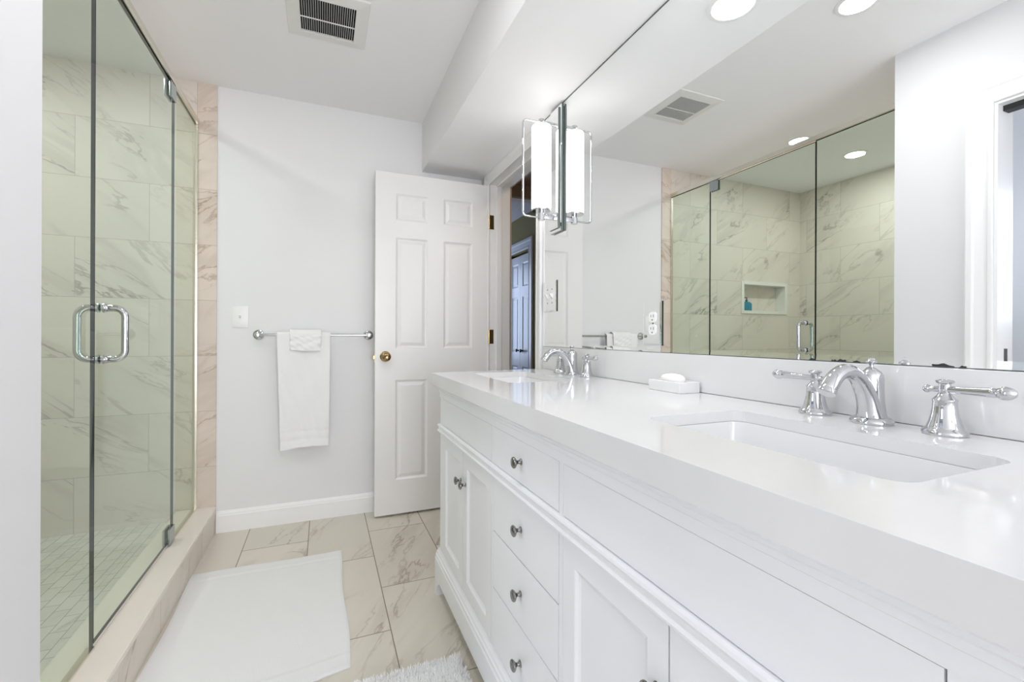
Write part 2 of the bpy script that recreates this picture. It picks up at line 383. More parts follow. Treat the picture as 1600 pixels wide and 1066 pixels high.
# ------------------------------------------------------------------ hallway beyond the door
XH = 2.05
struct('floor_hall', B(XHALL, XH, 1.2, 5.7, -.1, 0), 'wood')
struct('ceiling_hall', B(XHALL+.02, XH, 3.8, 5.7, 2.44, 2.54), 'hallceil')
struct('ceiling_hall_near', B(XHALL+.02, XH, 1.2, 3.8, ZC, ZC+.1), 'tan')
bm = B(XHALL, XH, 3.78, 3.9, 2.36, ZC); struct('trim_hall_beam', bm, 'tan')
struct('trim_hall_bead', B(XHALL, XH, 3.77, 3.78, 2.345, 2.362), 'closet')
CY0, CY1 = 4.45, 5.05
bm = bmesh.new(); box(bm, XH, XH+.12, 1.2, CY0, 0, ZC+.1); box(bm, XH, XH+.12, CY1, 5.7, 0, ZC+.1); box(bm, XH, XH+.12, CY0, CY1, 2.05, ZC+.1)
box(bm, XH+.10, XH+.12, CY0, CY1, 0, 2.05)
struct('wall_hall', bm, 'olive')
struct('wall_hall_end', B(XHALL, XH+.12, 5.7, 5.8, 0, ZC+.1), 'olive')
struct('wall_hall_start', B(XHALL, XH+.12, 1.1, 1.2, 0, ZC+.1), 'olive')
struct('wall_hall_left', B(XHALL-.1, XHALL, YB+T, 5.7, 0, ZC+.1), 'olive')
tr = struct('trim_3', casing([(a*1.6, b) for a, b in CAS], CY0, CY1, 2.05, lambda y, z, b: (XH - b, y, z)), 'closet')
d2 = thing('door_2', (XH+.02, (CY0+CY1)/2, 0), kind='structure')
for k in range(2):
    y0 = CY0 + .002 + k*.30; y1 = y0 + .296
    pans = [(y0+.06, y1-.06, .2, .75), (y0+.06, y1-.06, .9, 1.55), (y0+.06, y1-.06, 1.66, 1.93)]
    lf = obj('door_leaf', panel_slab(y0, y1, .01, 2.015, .03, pans, [(.012, -.007), (.02, -.007), (.035, -.002)], lambda u, v, w: (XH + .03 - w, u, v)), 'closet', d2)
    ky = y1 - .08 if k == 0 else y0 + .03
    bm = bmesh.new(); lathe(bm, [(.012, 0), (.008, .004), (.008, .018), (.018, .026), (.02, .034), (.014, .042), (0, .044)], (XH+.03, ky, .93), (-1, 0, 0), 20)
    obj('door_knob', bm, 'black', lf, smooth=True)
area('hall_lamp', (1.6, 2.4, 2.46), (0, 0, -1), .12, .12, 2.2, (1.0, .72, .5), 'DISK')

# ------------------------------------------------------------------ bathroom door (open)
LX0, LX1, LY, LZ0, LZ1 = .284, 1.0, 2.805, .014, 2.086
pans = [(a, b, c, d) for a, b in ((.403, .599), (.699, .889)) for c, d in ((.22, .828), (1.02, 1.695), (1.80, 1.962))]
d1 = thing('door_1', (1.0, LY, 0), kind='structure')
tag(d1, 'white six-panel bathroom door standing open against the back wall')
leaf = obj('door_leaf', panel_slab(LX0, LX1, LZ0, LZ1, .035, pans, [(.004, -.003), (.011, -.008), (.016, -.0085), (.034, -.003), (.036, -.0025)], lambda u, v, w: (u, LY - w, v), both=True), 'door', d1)
def doorknob(sy, y):
    bm = bmesh.new()
    lathe(bm, [(.032, 0), (.032, .003), (.029, .006), (.022, .009), (.013, .012), (.011, .03), (.016, .035), (.025, .042), (.0275, .052), (.026, .06), (.021, .066), (.012, .069), (.010, .067), (.006, .066), (0, .066)], (.343, y, .972), (0, sy, 0), 32)
    obj('door_knob', bm, 'brass', d1, smooth=True, label='round aged brass knob')
doorknob(-1, LY)
bm = bmesh.new(); lathe(bm, [(.032, 0), (.032, .003), (.022, .009), (.012, .012), (.011, .03), (.025, .042), (.0275, .052), (.021, .066), (0, .067)], (.343, LY+.035, .972), (0, 1, 0), 32); obj('door_knob', bm, 'brass', d1, smooth=True)
bm = bmesh.new(); box(bm, LX0-.0015, LX0, LY+.006, LY+.03, .935, 1.0); box(bm, LX0-.012, LX0, LY+.011, LY+.024, .955, .98, bev=.002)
obj('door_latch', bm, 'brass', d1)
for z in (1.8, 1.047, .22):
    bm = bmesh.new(); box(bm, 1.008, 1.034, OY1-.002, OY1, z, z+.092); lathe(bm, [(.006, 0), (.006, .092)], (1.003, OY1+.002-.001, z), n=12)
    obj('hinge', bm, 'brass', d1)

# ------------------------------------------------------------------ towel bar, towels, switch
tb = thing('towel_bar', (-.043, YB, 1.10), 'polished chrome towel bar on the wall between the shower and the open door', 'towel bar')
bm = bmesh.new(); tube(bm, [(-.343, YB-.07, 1.10), (.257, YB-.07, 1.10)], .0075, 16); obj('bar', bm, 'chrome', tb, smooth=True)
for x in (-.343, .257):
    bm = bmesh.new()
    lathe(bm, [(.030, 0), (.030, .004), (.027, .009), (.018, .012), (.012, .017), (.010, .05), (.012, .058), (.0135, .064), (.0135, .074), (.011, .081), (0, .083)], (x, YB, 1.10), (0, -1, 0), 28)
    obj('post', bm, 'chrome', tb, smooth=True)
def drape(name, x0, x1, zf, zb, y, z, r, th, bx=(0, 0), label='', cat='towel', seed=1, band=None, hem=0):
    rnd = random.Random(seed); ph = [rnd.uniform(0, 6) for _ in range(6)]
    path = []
    nf = 60
    for i in range(nf): t = i/(nf-1); path.append((y - r, zf + (z - zf)*t, 1-t, -1))
    for i in range(1, 10): a = PI - PI*i/10; path.append((y + r*math.cos(a), z + r*math.sin(a), 0, 0))
    for i in range(24): t = i/23; path.append((y + r, z + (zb - z)*t, t, 1))
    nx = 36; bm = bmesh.new(); grid = []
    for (py, pz, dn, side) in path:
        row = []
        for i in range(nx + 1):
            s = i/nx; xa = x0 + bx[0]*dn; xb = x1 + bx[1]*dn; x = xa + (xb-xa)*s
            wy = 0
            if side:
                wy = side * dn * (.0035*math.sin(s*7 + ph[0]) + .0025*math.sin(s*17 + ph[1] + dn*2)) + side * min(1, dn*6) * (.0016*math.sin(s*9+dn*13+ph[2]) + .0012*math.sin(s*23-dn*19+ph[3]))
                if side < 0: wy -= .004*dn
            zz = pz
            if side < 0 and hem: zz += dn**6 * hem * (.35*math.sin(s*PI*1.1 - .2) + .55*s - .2)
            if band and side < 0:
                for bz in band:
                    if abs(pz - bz) < .006: wy += .0028
            row.append(bm.verts.new((x, py + wy, zz)))
        grid.append(row)
    for a, b in zip(grid, grid[1:]):
        for i in range(nx): bm.faces.new((a[i], a[i+1], b[i+1], b[i]))
    o = obj(name, bm, 'terry', None, label, cat, smooth=False, loc=((x0+x1)/2, y, z))
    for p in o.data.polygons: p.use_smooth = True
    md = o.modifiers.new('thick', 'SOLIDIFY'); md.thickness = th; md.offset = 1
    if name == 'washcloth': return o
    tx = bpy.data.textures.new(name + '_nap', 'CLOUDS'); tx.noise_scale = .012
    sb = o.modifiers.new('sub', 'SUBSURF'); sb.levels = sb.render_levels = 1
    dp = o.modifiers.new('nap', 'DISPLACE'); dp.texture = tx; dp.strength = .0011; dp.mid_level = .5; dp.texture_coords = 'LOCAL'
    return o
drape('bath_towel', -.245, .038, .445, .47, YB-.07, 1.10, .0135, .006, (.02, -.008), 'long folded white bath towel hanging over the chrome bar', seed=3, band=(.545, .495), hem=.02)
drape('washcloth', -.178, -.012, 1.012, 1.03, YB-.07, 1.103, .0262, .004, (0.002, -.004), 'small white washcloth folded over the top of the bath towel', 'washcloth', seed=5, hem=-.01)
sw = thing('light_switch', (-.434, YB, 1.20), 'white single toggle light switch plate on the wall beside the shower', 'light switch')
bm = B(-.474, -.394, YB-.005, YB, 1.140, 1.262, bev=.002); obj('cover_plate', bm, 'plastic', sw, smooth=True)
bm = bmesh.new(); prism(bm, [(0, -.011), (0, .011), (-.013, .009), (-.011, .002)], lambda a, b, t: (t, YB-.005+a, 1.203+b), -.440, -.429); obj('toggle', bm, 'plastic', sw)
for z in (1.171, 1.232):
    bm = bmesh.new(); lathe(bm, [(.003, 0), (.0026, .001), (0, .0012)], (-.434, YB-.005, z), (0, -1, 0), 12); obj('screw', bm, 'plastic', sw)

# ------------------------------------------------------------------ ceiling vent
vt = thing('exhaust_vent', (.01, 2.115, ZC), 'square white exhaust fan grille in the ceiling', 'exhaust vent')
GX0, GX1, GY0, GY1 = -.098, .124, 2.012, 2.243; FX0, FX1, FY0, FY1 = -.152, .178, 1.955, 2.292
bm = bmesh.new(); lip = [(0, 0), (.006, -.006), (.03, -.014)]
prev = None
for (ix, dz) in [(0, 0), (.004, -.005), (.05, -.012), (.0535, -.012), (.0535, .0)]:
    cur = [bm.verts.new(q) for q in ((FX0+ix, FY0+ix, ZC+dz), (FX1-ix, FY0+ix, ZC+dz), (FX1-ix, FY1-ix, ZC+dz), (FX0+ix, FY1-ix, ZC+dz))]
    if prev:
        for i in range(4): bm.faces.new((prev[i], prev[(i+1)%4], cur[(i+1)%4], cur[i]))
    prev = cur
obj('cover_frame', bm, 'ventw', vt)
obj('duct_shade_sheet', B(GX0-.001, GX1+.001, GY0-.001, GY1+.001, ZC-.0015, ZC-.0005), 'dark', vt)  # flat black sheet; shade inside the duct is put into its colour
bm = bmesh.new(); n = 26
for i in range(n):
    x = GX0 + (GX1-GX0)*(i)/(n-1); box(bm, x-.0008, x+.0008, GY0-.001, GY1+.001, ZC-.0085, ZC-.002)
box(bm, GX0, GX1, 2.135, 2.138, ZC-.012, ZC-.008)
obj('grille_slats', bm, 'ventw', vt)

# ------------------------------------------------------------------ downlights
def downlight(x, y, z, e, label, r=.062):
    t = thing('recessed_downlight', (x, y, z), label, 'ceiling light', group='recessed downlights')
    bm = bmesh.new(); lathe(bm, [(r+.018, 0), (r+.017, .003), (r+.002, .005), (r, .002), (r, 0)], (x, y, z), (0, 0, -1), 40); obj('trim_ring', bm, 'trim', t, smooth=True)
    bm = bmesh.new(); lathe(bm, [(0, .001), (r, .001), (r, .0035), (r*.7, .0042), (0, .0045)], (x, y, z), (0, 0, -1), 40); obj('lens', bm, 'lens', t, smooth=True)
    l = area('downlight_lamp', (x, y, z-.006), (0, 0, -1), 2*r*.95, 2*r*.95, e, (1.0, .98, .995), 'DISK')
downlight(-.026, 1.173, ZC, 5.0, 'round recessed light in the main ceiling, seen in the mirror at its top right')
downlight(.792, 1.067, ZS, 2.1, 'round recessed light in the soffit above the middle of the vanity')
downlight(-1.692, 2.151, ZC, 5.8, 'round recessed light over the shower near its far side wall')
downlight(-1.082, 2.157, ZC, 4.2, 'round recessed light over the shower just behind the glass header')

# ------------------------------------------------------------------ shower glass
PT = .005
def pane(name, y0, y1, z0, z1, parent=None, **k):
    bm = bmesh.new(); box(bm, XG-PT, XG+PT, y0, y1, z0, z1)
    for f in bm.faces:
        f.normal_update()
        f.material_index = 0 if abs(f.normal.x) > .5 else 1
    return obj(name, bm, None, parent, mats=['glass', 'glassedge'], **k)
ZG0, ZG1 = ZCURB + .012, 2.243
p1 = thing('glass_panel', (XG, 1.54, ZCURB), 'fixed clear green-tinted glass panel beside the near end wall of the shower', 'glass panel')
pane('glass_pane', YSH+.003, 1.7495, ZG0-.008, ZG1, p1)
obj('bottom_channel', B(XG-.010, XG+.010, YSH+.001, 1.747, ZCURB, ZCURB+.007), 'header', p1)
p2 = thing('glass_panel', (XG, 2.74, ZCURB), 'narrow fixed green-tinted glass panel against the back wall tile', 'glass panel')
pane('glass_pane', 2.5335, YB-.012, ZG0-.008, ZG1, p2)
obj('bottom_channel', B(XG-.010, XG+.010, 2.536, YB-.012, ZCURB, ZCURB+.007), 'header', p2)
obj('wall_channel', B(XG-.010, XG+.010, YB-.0155, YB-.0085, ZCURB+.0075, ZG1), 'header', p2)
sd = thing('shower_door', (XG, 2.53, ZCURB), 'frameless green-tinted glass shower door with a chrome pull handle', 'shower door')
pane('glass_pane', 1.7525, 2.5305, ZG0, ZG1-.006, sd)
obj('sweep', B(XG-.003, XG+.003, 1.753, 2.529, ZCURB+.001, ZG0-.0005), 'niche', sd)
def hingeclip(z0, z1):
    bm = bmesh.new()
    for sx in (-1, 1):
        x0, x1 = sorted((XG + sx*(PT+.0002), XG + sx*(PT+.009)))
        box(bm, x0, x1, 2.452, 2.528, z0, z1, bev=.002)
    obj('pivot_hinge', bm, 'clip', sd)
hingeclip(2.168, 2.24); hingeclip(ZCURB+.004, .225)
HY = 1.812
for sx in (-1, 1):
    f = lambda a, z: (XG + sx*(PT + a), HY, z)
    r = .028; R = .055
    pts = [f(.0, 1.183), f(.02, 1.183)] + [f(R-r + r*math.sin(t*PI/16), 1.183 - r + r*math.cos(t*PI/16)) for t in range(0, 9)] + \
          [f(R-r + r*math.cos(t*PI/16), 1.021 + r - r*math.sin(t*PI/16)) for t in range(0, 9)] + [f(.02, 1.021), f(.0, 1.021)]
    bm = bmesh.new(); tube(bm, pts, .0105, 20)
    for z in (1.183, 1.021): lathe(bm, [(.015, 0), (.015, .004), (.011, .007), (.0135, .010), (.0105, .013)], (XG + sx*PT, HY, z), (sx, 0, 0), 24)
    obj('pull_handle', bm, 'chrome', sd, smooth=True)
hd = obj('shower_header', B(XG-.014, XG+.016, YSH+.002, YB-.0085, ZG1+.001, 2.272, bev=.0015), 'header', None, 'brushed nickel header rail running along the top of the shower glass', 'header rail', loc=(XG, 2.1, 2.25))

# bottle in the niche
bt = thing('soap_bottle', (-1.553, YB+.032, NZ0+e-.004), 'small teal blue bottle standing in the shower wall niche', 'bottle')
zb = NZ0 + e - .0035
bm = bmesh.new(); ring_loft(bm, [[(x, y, z) for x, y in rrect(-1.600+q, -1.506-q, YB+.008+q*.5, YB+.055-q*.5, .012)] for q, z in ((.003, zb), (0, zb+.005), (0, zb+.062), (.008, zb+.074), (.022, zb+.082))])
obj('body', bm, 'teal', bt, smooth=True)
bm = bmesh.new(); lathe(bm, [(.010, 0), (.010, .018), (.004, .02), (.004, .034)], (-1.553, YB+.031, zb+.082), n=16); box(bm, -1.56, -1.515, YB+.026, YB+.036, zb+.114, zb+.122, bev=.002)
obj('pump', bm, 'tealcap', bt)

# ------------------------------------------------------------------ mirror + plates + sconce
mr = thing('wall_mirror', (XM, 1.05, 1.048), 'large frameless wall mirror above the vanity, from backsplash to soffit', 'mirror')
MY0, MY1, MZ0, MZ1 = .05, 2.003, 1.0485, 2.162
bm = bmesh.new(); box(bm, XM, XM+.0055, MY0, MY1, 1.063, MZ1)
for f in bm.faces: f.normal_update(); f.material_index = 0 if f.normal.x < -.5 else 1
obj('mirror_glass', bm, None, mr, mats=['mirror', 'mirroredge'])
bm = bmesh.new(); dx = .052 * (1.063 - MZ0)
prism(bm, [(XM, 1.063), (XM-dx, MZ0), (XM+.0055, MZ0), (XM+.0055, 1.063)], lambda a, b, t: (a, t, b), MY0, MY1)
obj('bottom_bevel', bm, 'mirror', mr)
obj('edge_seam', B(XM-.0012, XM-.0002, MY0, MY1, MZ0-.0002, MZ0+.001), 'mirroredge', mr)
obj('edge_seam', B(XM-.0012, XM-.0002, MY0, MY1, MZ1-.003, MZ1), 'mirroredge', mr)
for yc_, hl_, hz_ in ((.667, .008, .0035), (.622, .006, .003), (.606, .010, .0045), (.578, .006, .003), (.441, .015, .005), (.412, .005, .003)):  # small dark flecks along the bottom edge
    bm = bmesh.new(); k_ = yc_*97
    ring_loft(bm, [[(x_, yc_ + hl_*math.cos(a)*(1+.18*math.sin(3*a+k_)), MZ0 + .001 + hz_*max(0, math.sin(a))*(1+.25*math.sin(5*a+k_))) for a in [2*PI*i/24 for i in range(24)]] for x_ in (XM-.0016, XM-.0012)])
    obj('edge_spot', bm, 'slot', mr, label='dark spot at the mirror edge')
def mplate(y0, y1, z0, z1, name, label, cat):
    t = thing(name, (XM-.001, (y0+y1)/2, (z0+z1)/2), label, cat)
    xb = XM-.0015
    bm = bmesh.new(); ring_loft(bm, [[(x, y, z) for y, z in ((y0+q, z0+q), (y1-q, z0+q), (y1-q, z1-q), (y0+q, z1-q))] for x, q in ((xb, 0), (xb-.0025, 0), (xb-.004, .006))])
    for fc in bm.faces:
        fc.normal_update(); fc.material_index = 1 if abs(fc.normal.x) < .3 and fc.calc_center_median().z < z1 - .001 else 0
    obj('cover_plate', bm, None, t, label='mirrored cover plate', mats=['mirror', 'mirroredge']); return t, xb-.004
t, xf = mplate(1.148, 1.238, 1.070, 1.215, 'power_outlet', 'white duplex outlet in a mirrored plate on the mirror above the soap dish', 'power outlet')
for z in (1.122, 1.163):
    yc = 1.188
    bm = bmesh.new()
    pts = [(yc + .0165*max(-1, min(1, 1.25*math.cos(a))), z + .0175*math.sin(a)*1.0) for a in [2*PI*i/32 for i in range(32)]]
    ring_loft(bm, [[(x, a, b) for a, b in pts] for x in (xf, xf-.003)])
    rc = obj('receptacle', bm, 'plastic', t)
    bm = bmesh.new()
    for dy, h in ((-.006, .0045), (.006, .0036)): box(bm, xf-.0034, xf-.0029, yc+dy-.0011, yc+dy+.0011, z+.001-h+.003, z+.001+h+.003)
    lathe(bm, [(.0025, 0), (.0025, .0005)], (xf-.0029, yc, z-.009), (-1, 0, 0), 12)
    obj('slots', bm, 'slot', rc)
bm = bmesh.new(); lathe(bm, [(.003, 0), (.003, .0008), (0, .0016)], (xf, 1.188, 1.1425), (-1, 0, 0), 12); obj('screw', bm, 'nickel', t)
t, xf = mplate(1.856, 1.996, 1.215, 1.362, 'light_switch', 'double toggle switch in a mirrored plate at the left end of the mirror', 'light switch')
for y in (1.898, 1.944):
    bm = bmesh.new(); prism(bm, [(0, -.011), (0, .011), (-.013, .010), (-.011, .001)], lambda a, b, tt: (xf+a, tt, 1.289+b), y-.005, y+.005); box(bm, xf-.0008, xf, y-.008, y+.008, 1.273, 1.305); obj('toggle', bm, 'plastic', t)
    for z in (1.257, 1.321):
        bm = bmesh.new(); lathe(bm, [(.003, 0), (.003, .0008), (0, .0016)], (xf, y, z), (-1, 0, 0), 12); obj('screw', bm, 'nickel', t)

sx, sy = .9135, 1.852
sn = thing('wall_sconce', (XM-.001, sy, 1.58), 'chrome wall sconce with a lit white glass cylinder, mounted on the mirror', 'wall sconce')
bm = bmesh.new()
y0, y1, z0, z1 = 1.797, 1.905, 1.578, 2.152; xb = XM-.0015
ring_loft(bm, [[(x, y, z) for y, z in ((y0+q, z0+q), (y1-q, z0+q), (y1-q, z1-q), (y0+q, z1-q))] for x, q in ((xb, 0), (xb-.011, 0), (xb-.014, .003), (xb-.014, .012), (xb-.021, .014), (xb-.022, .016))])
for fc in bm.faces:
    fc.normal_update(); fc.material_index = 1 if abs(fc.normal.x) < .3 else 0
obj('backplate', bm, None, sn, mats=['mirror', 'mirroredge'])
xp = xb-.022
bm = bmesh.new(); R = .0445
lathe(bm, [(.030, 0), (R-.003, .002), (R, .006), (R, .374), (R-.003, .379), (.030, .381)], (sx, sy, 1.676), n=40); obj('glass_shade', bm, 'shade', sn, smooth=True, label='glowing white glass cylinder')
bm = bmesh.new(); lathe(bm, [(.0435, 0), (.0445, .003), (.0445, .006), (.02, .006)], (sx, sy, 1.669), n=36); lathe(bm, [(.016, 0), (.016, .026), (.0125, .027), (.0125, .041)], (sx, sy, 1.628), n=28)
box(bm, sx+.005, xp, sy-.007, sy+.007, 1.634, 1.658, bev=.0015)
obj('lower_arm', bm, 'chrome', sn, smooth=True)
bm = bmesh.new(); lathe(bm, [(.015, 0), (.015, .004), (.0115, .006), (.0115, .018), (.0135, .019), (.0135, .03), (.0, .031)], (sx, sy, 2.057), n=28)
box(bm, sx+.005, xp, sy-.006, sy+.006, 2.066, 2.082, bev=.0015)
obj('upper_arm', bm, 'chrome', sn, smooth=True)
bm = bmesh.new(); xo = .822; r = .018; za, zb2 = 1.640, 2.074
pts = [(xp, sy, za), (xo+r, sy, za)] + [(xo+r-r*math.sin(a), sy, za+r-r*math.cos(a)) for a in [PI/2*i/8 for i in range(1, 9)]] + \
      [(xo+r-r*math.cos(a), sy, zb2-r+r*math.sin(a)) for a in [PI/2*i/8 for i in range(0, 9)]] + [(xp, sy, zb2)]
tube(bm, pts, .0042, 12); obj('wire_frame', bm, 'chrome', sn, smooth=True)

# ------------------------------------------------------------------ vanity
XF = .46; VY0, VY1 = .155, 1.89
van = thing('vanity_cabinet', (.73, 1.02, 0), 'white painted double vanity cabinet with panelled doors and four central drawers', 'vanity cabinet')
for a, b in ((VY0, VY0+.02), (.824, .842), (1.240, 1.258), (VY1-.02, VY1)): obj('side_panel', B(XF+.0165, XW-.004, a, b, .075, .7 if .5 < a < 1.5 else .889), 'cab', van)
obj('bottom_panel', B(XF+.0165, XW-.004, VY0+.02, VY1-.02, .075, .095), 'cab', van)
obj('back_panel', B(XW-.012, XW-.004, VY0+.02, VY1-.02, .0955, .75), 'cab', van)
for a, b in ((VY0, .199), (.825, .841), (1.241, 1.257), (1.851, VY1)): obj('stile', B(XF, XF+.016, a, b, .17, .846, bev=.0008), 'cab', van)
def molding(name, prof, y0, y1, end=.0):
    bm = bmesh.new(); prism(bm, prof, lambda a, b, t: (a, t, b), y0, y1); return obj(name, bm, 'cab', van)
molding('cornice', [(XF+.016, .837), (XF-.002, .837), (XF-.002, .857), (XF-.006, .860), (XF-.006, .868), (XF-.012, .874), (XF-.015, .8745), (XF-.015, .880), (XF-.021, .886), (XF-.021, .8895), (XF+.016, .8895)], VY0-.012, VY1+.012)
molding('middle_rail', [(XF+.014, .6905), (XF-.006, .6905), (XF-.011, .694), (XF-.012, .699), (XF-.010, .702), (XF-.007, .704), (XF-.007, .713), (XF-.010, .716), (XF-.012, .720), (XF-.010, .7245), (XF-.004, .727), (XF+.014, .727)], VY0-.008, VY1+.008)
molding('base_molding', [(XF+.02, .072), (XF-.016, .072), (XF-.016, .150), (XF-.013, .156), (XF-.013, .166), (XF-.009, .170), (XF-.008, .177), (XF-.003, .184), (XF-.001, .190), (XF+.02, .190)], VY0-.018, VY1+.024)
for s, ye in ((1, VY1+.024), (-1, VY0-.018)):
    bm = bmesh.new()
    prof = [(0, 0), (0, .0715), (-.075, .0715), (-.066, .062), (-.056, .058), (-.048, .050), (-.046, .040), (-.038, .036), (-.034, .026), (-.030, 0)]
    ring_loft(bm, [[(x, ye + s*a, b) for a, b in prof] for x in (XF-.016, XF+.03)])
    obj('foot', bm, 'cab', van)
for (ye) in (VY1-.03, VY0+.0):
    obj('foot', B(.9, .96, ye, ye+.03, 0, .071), 'cab', van)
fy = lambda u, v, w: (XF - w, u, v)
def knob(parent, y, z):
    bm = bmesh.new()
    lathe(bm, [(.0085, 0), (.0085, .0012), (.006, .003), (.0045, .007), (.0045, .010), (.008, .014), (.0125, .017), (.0145, .0195), (.0142, .022), (.0125, .0235), (.011, .0235), (.009, .0248), (0, .0255)], (XF, y, z), (-1, 0, 0), 28)
    obj('knob', bm, 'nickel', parent, smooth=True, label='round satin nickel knob')
def front(name, y0, y1, z0, z1, kn=None, panel=False, label=None):
    g = .0018
    ps = [(y0+.047, y1-.047, z0+.05, z1-.05)] if panel else []
    bm = panel_slab(y0+g, y1-g, z0+g, z1-g, .0155, ps, [(.003, -.001), (.008, -.005), (.011, -.006), (.014, -.0075)], fy)
    if not panel:
        pass
    o = obj(name, bm, 'cab', van, label=label)
    if kn: knob(o, *kn)
    return o
front('false_front', 1.257, 1.851, .727, .837)
front('false_front', .199, .825, .727, .837)
yc = 1.041
front('drawer', .841, 1.241, .727, .837, (yc, .783))
front('drawer', .841, 1.241, .532, .6905, (yc, .612))
front('drawer', .841, 1.241, .3665, .532, (yc, .450))
front('drawer', .841, 1.241, .190, .3665, (yc, .275))
front('cabinet_door', 1.257, 1.554, .190, .6905, (1.522, .578), True)
front('cabinet_door', 1.554, 1.851, .190, .6905, (1.578, .578), True)
front('cabinet_door', .199, .512, .190, .6905, (.488, .578), True)
front('cabinet_door', .512, .825, .190, .6905, (.537, .578), True)

# countertop with sink cut-outs
S = [(.585, .835, .288, .722), (.585, .835, 1.413, 1.847)]
CT = .94; XCF = .4275
def fill_holes(bm, outer, holes, z):
    es = []; loops = []
    for lp in [outer] + holes:
        vs = [bm.verts.new((x, y, z)) for x, y in lp]; loops.append(vs)
        es += [bm.edges.new((vs[i], vs[(i+1) % len(vs)])) for i in range(len(vs))]
    bmesh.ops.triangle_fill(bm, use_beauty=True, use_dissolve=False, edges=es)
    return loops
bm = bmesh.new()
b_ = .002
outer = [(XCF, .125), (.9945, .125), (.9945, 1.985), (XCF, 1.925)]
hl = [rrect(*s, .028, 7) for s in S]
top = fill_holes(bm, outer, hl, CT); bot = fill_holes(bm, outer, hl, CT-.022)
for a, b in zip(top, bot):
    for i in range(len(a)):
        j2 = (i+1) % len(a); bm.faces.new((a[i], a[j2], b[j2], b[i]))
box(bm, XCF+.00005, XCF+.025, .1251, 1.9249, .8905, CT-.022)
for ya, yb in ((.1251, .15), ):
    box(bm, XCF+.025, .99, ya, yb, .8905, CT-.022)
obj('countertop', bm, 'quartz', None, 'glossy white quartz countertop with two sink cut-outs on the vanity', 'countertop', loc=(.71, 1.02, .94))
bm = B(.9955, XW-.0005, .06, 1.996, CT+.0003, 1.0475, bev=.0012); obj('backsplash', bm, 'quartz', None, 'low white quartz backsplash strip below the mirror', 'backsplash', loc=(1, 1.02, .94))
for s, lb in zip(S, ('near rectangular white undermount sink, in the foreground of the counter', 'far rectangular white undermount sink, next to the doorway')):
    bm = bmesh.new(); x0, x1, y0, y1 = s; gz = CT-.0225
    R_ = []
    for q, z, r in ((-.012, gz, .03), (.003, gz, .03), (.004, gz-.01, .03), (.010, gz-.09, .04), (.022, gz-.12, .05), (.045, gz-.135, .05), (.09, gz-.140, .03), (.10, gz-.141, .02)):
        R_.append([(x, y, z) for x, y in rrect(x0+q, x1-q, y0+q, y1-q, max(r, .008), 7)])
    for q, z, r in ((.045, gz-.150, .05), (.015, gz-.135, .05), (-.005, gz-.09, .045), (-.012, gz-.005, .03)): R_.append([(x, y, z) for x, y in rrect(x0+q, x1-q, y0+q, y1-q, r, 7)][:])
    vr = [[bm.verts.new(p) for p in r] for r in R_]
    n = len(vr[0])
    for k, (a, b) in enumerate(list(zip(vr[:8], vr[1:8])) + [(vr[8], vr[9]), (vr[9], vr[10]), (vr[10], vr[11]), (vr[11], vr[0])]):
        for i in range(n): bm.faces.new((a[i], a[(i+1) % n], b[(i+1) % n], b[i]))
    bm.faces.new(vr[7]); bm.faces.new(vr[8])
    sk = thing('undermount_sink', ((x0+x1)/2, (y0+y1)/2, gz), lb, 'sink', group='undermount sinks')
    obj('basin', bm, 'porcelain', sk, smooth=True)
    bm = bmesh.new(); lathe(bm, [(.022, 0), (.022, .002), (.017, .003), (.014, .0015), (.014, .005), (0, .006)], ((x0+x1)/2, (y0+y1)/2, gz-.1405), n=24); obj('drain', bm, 'chrome', sk, smooth=True)

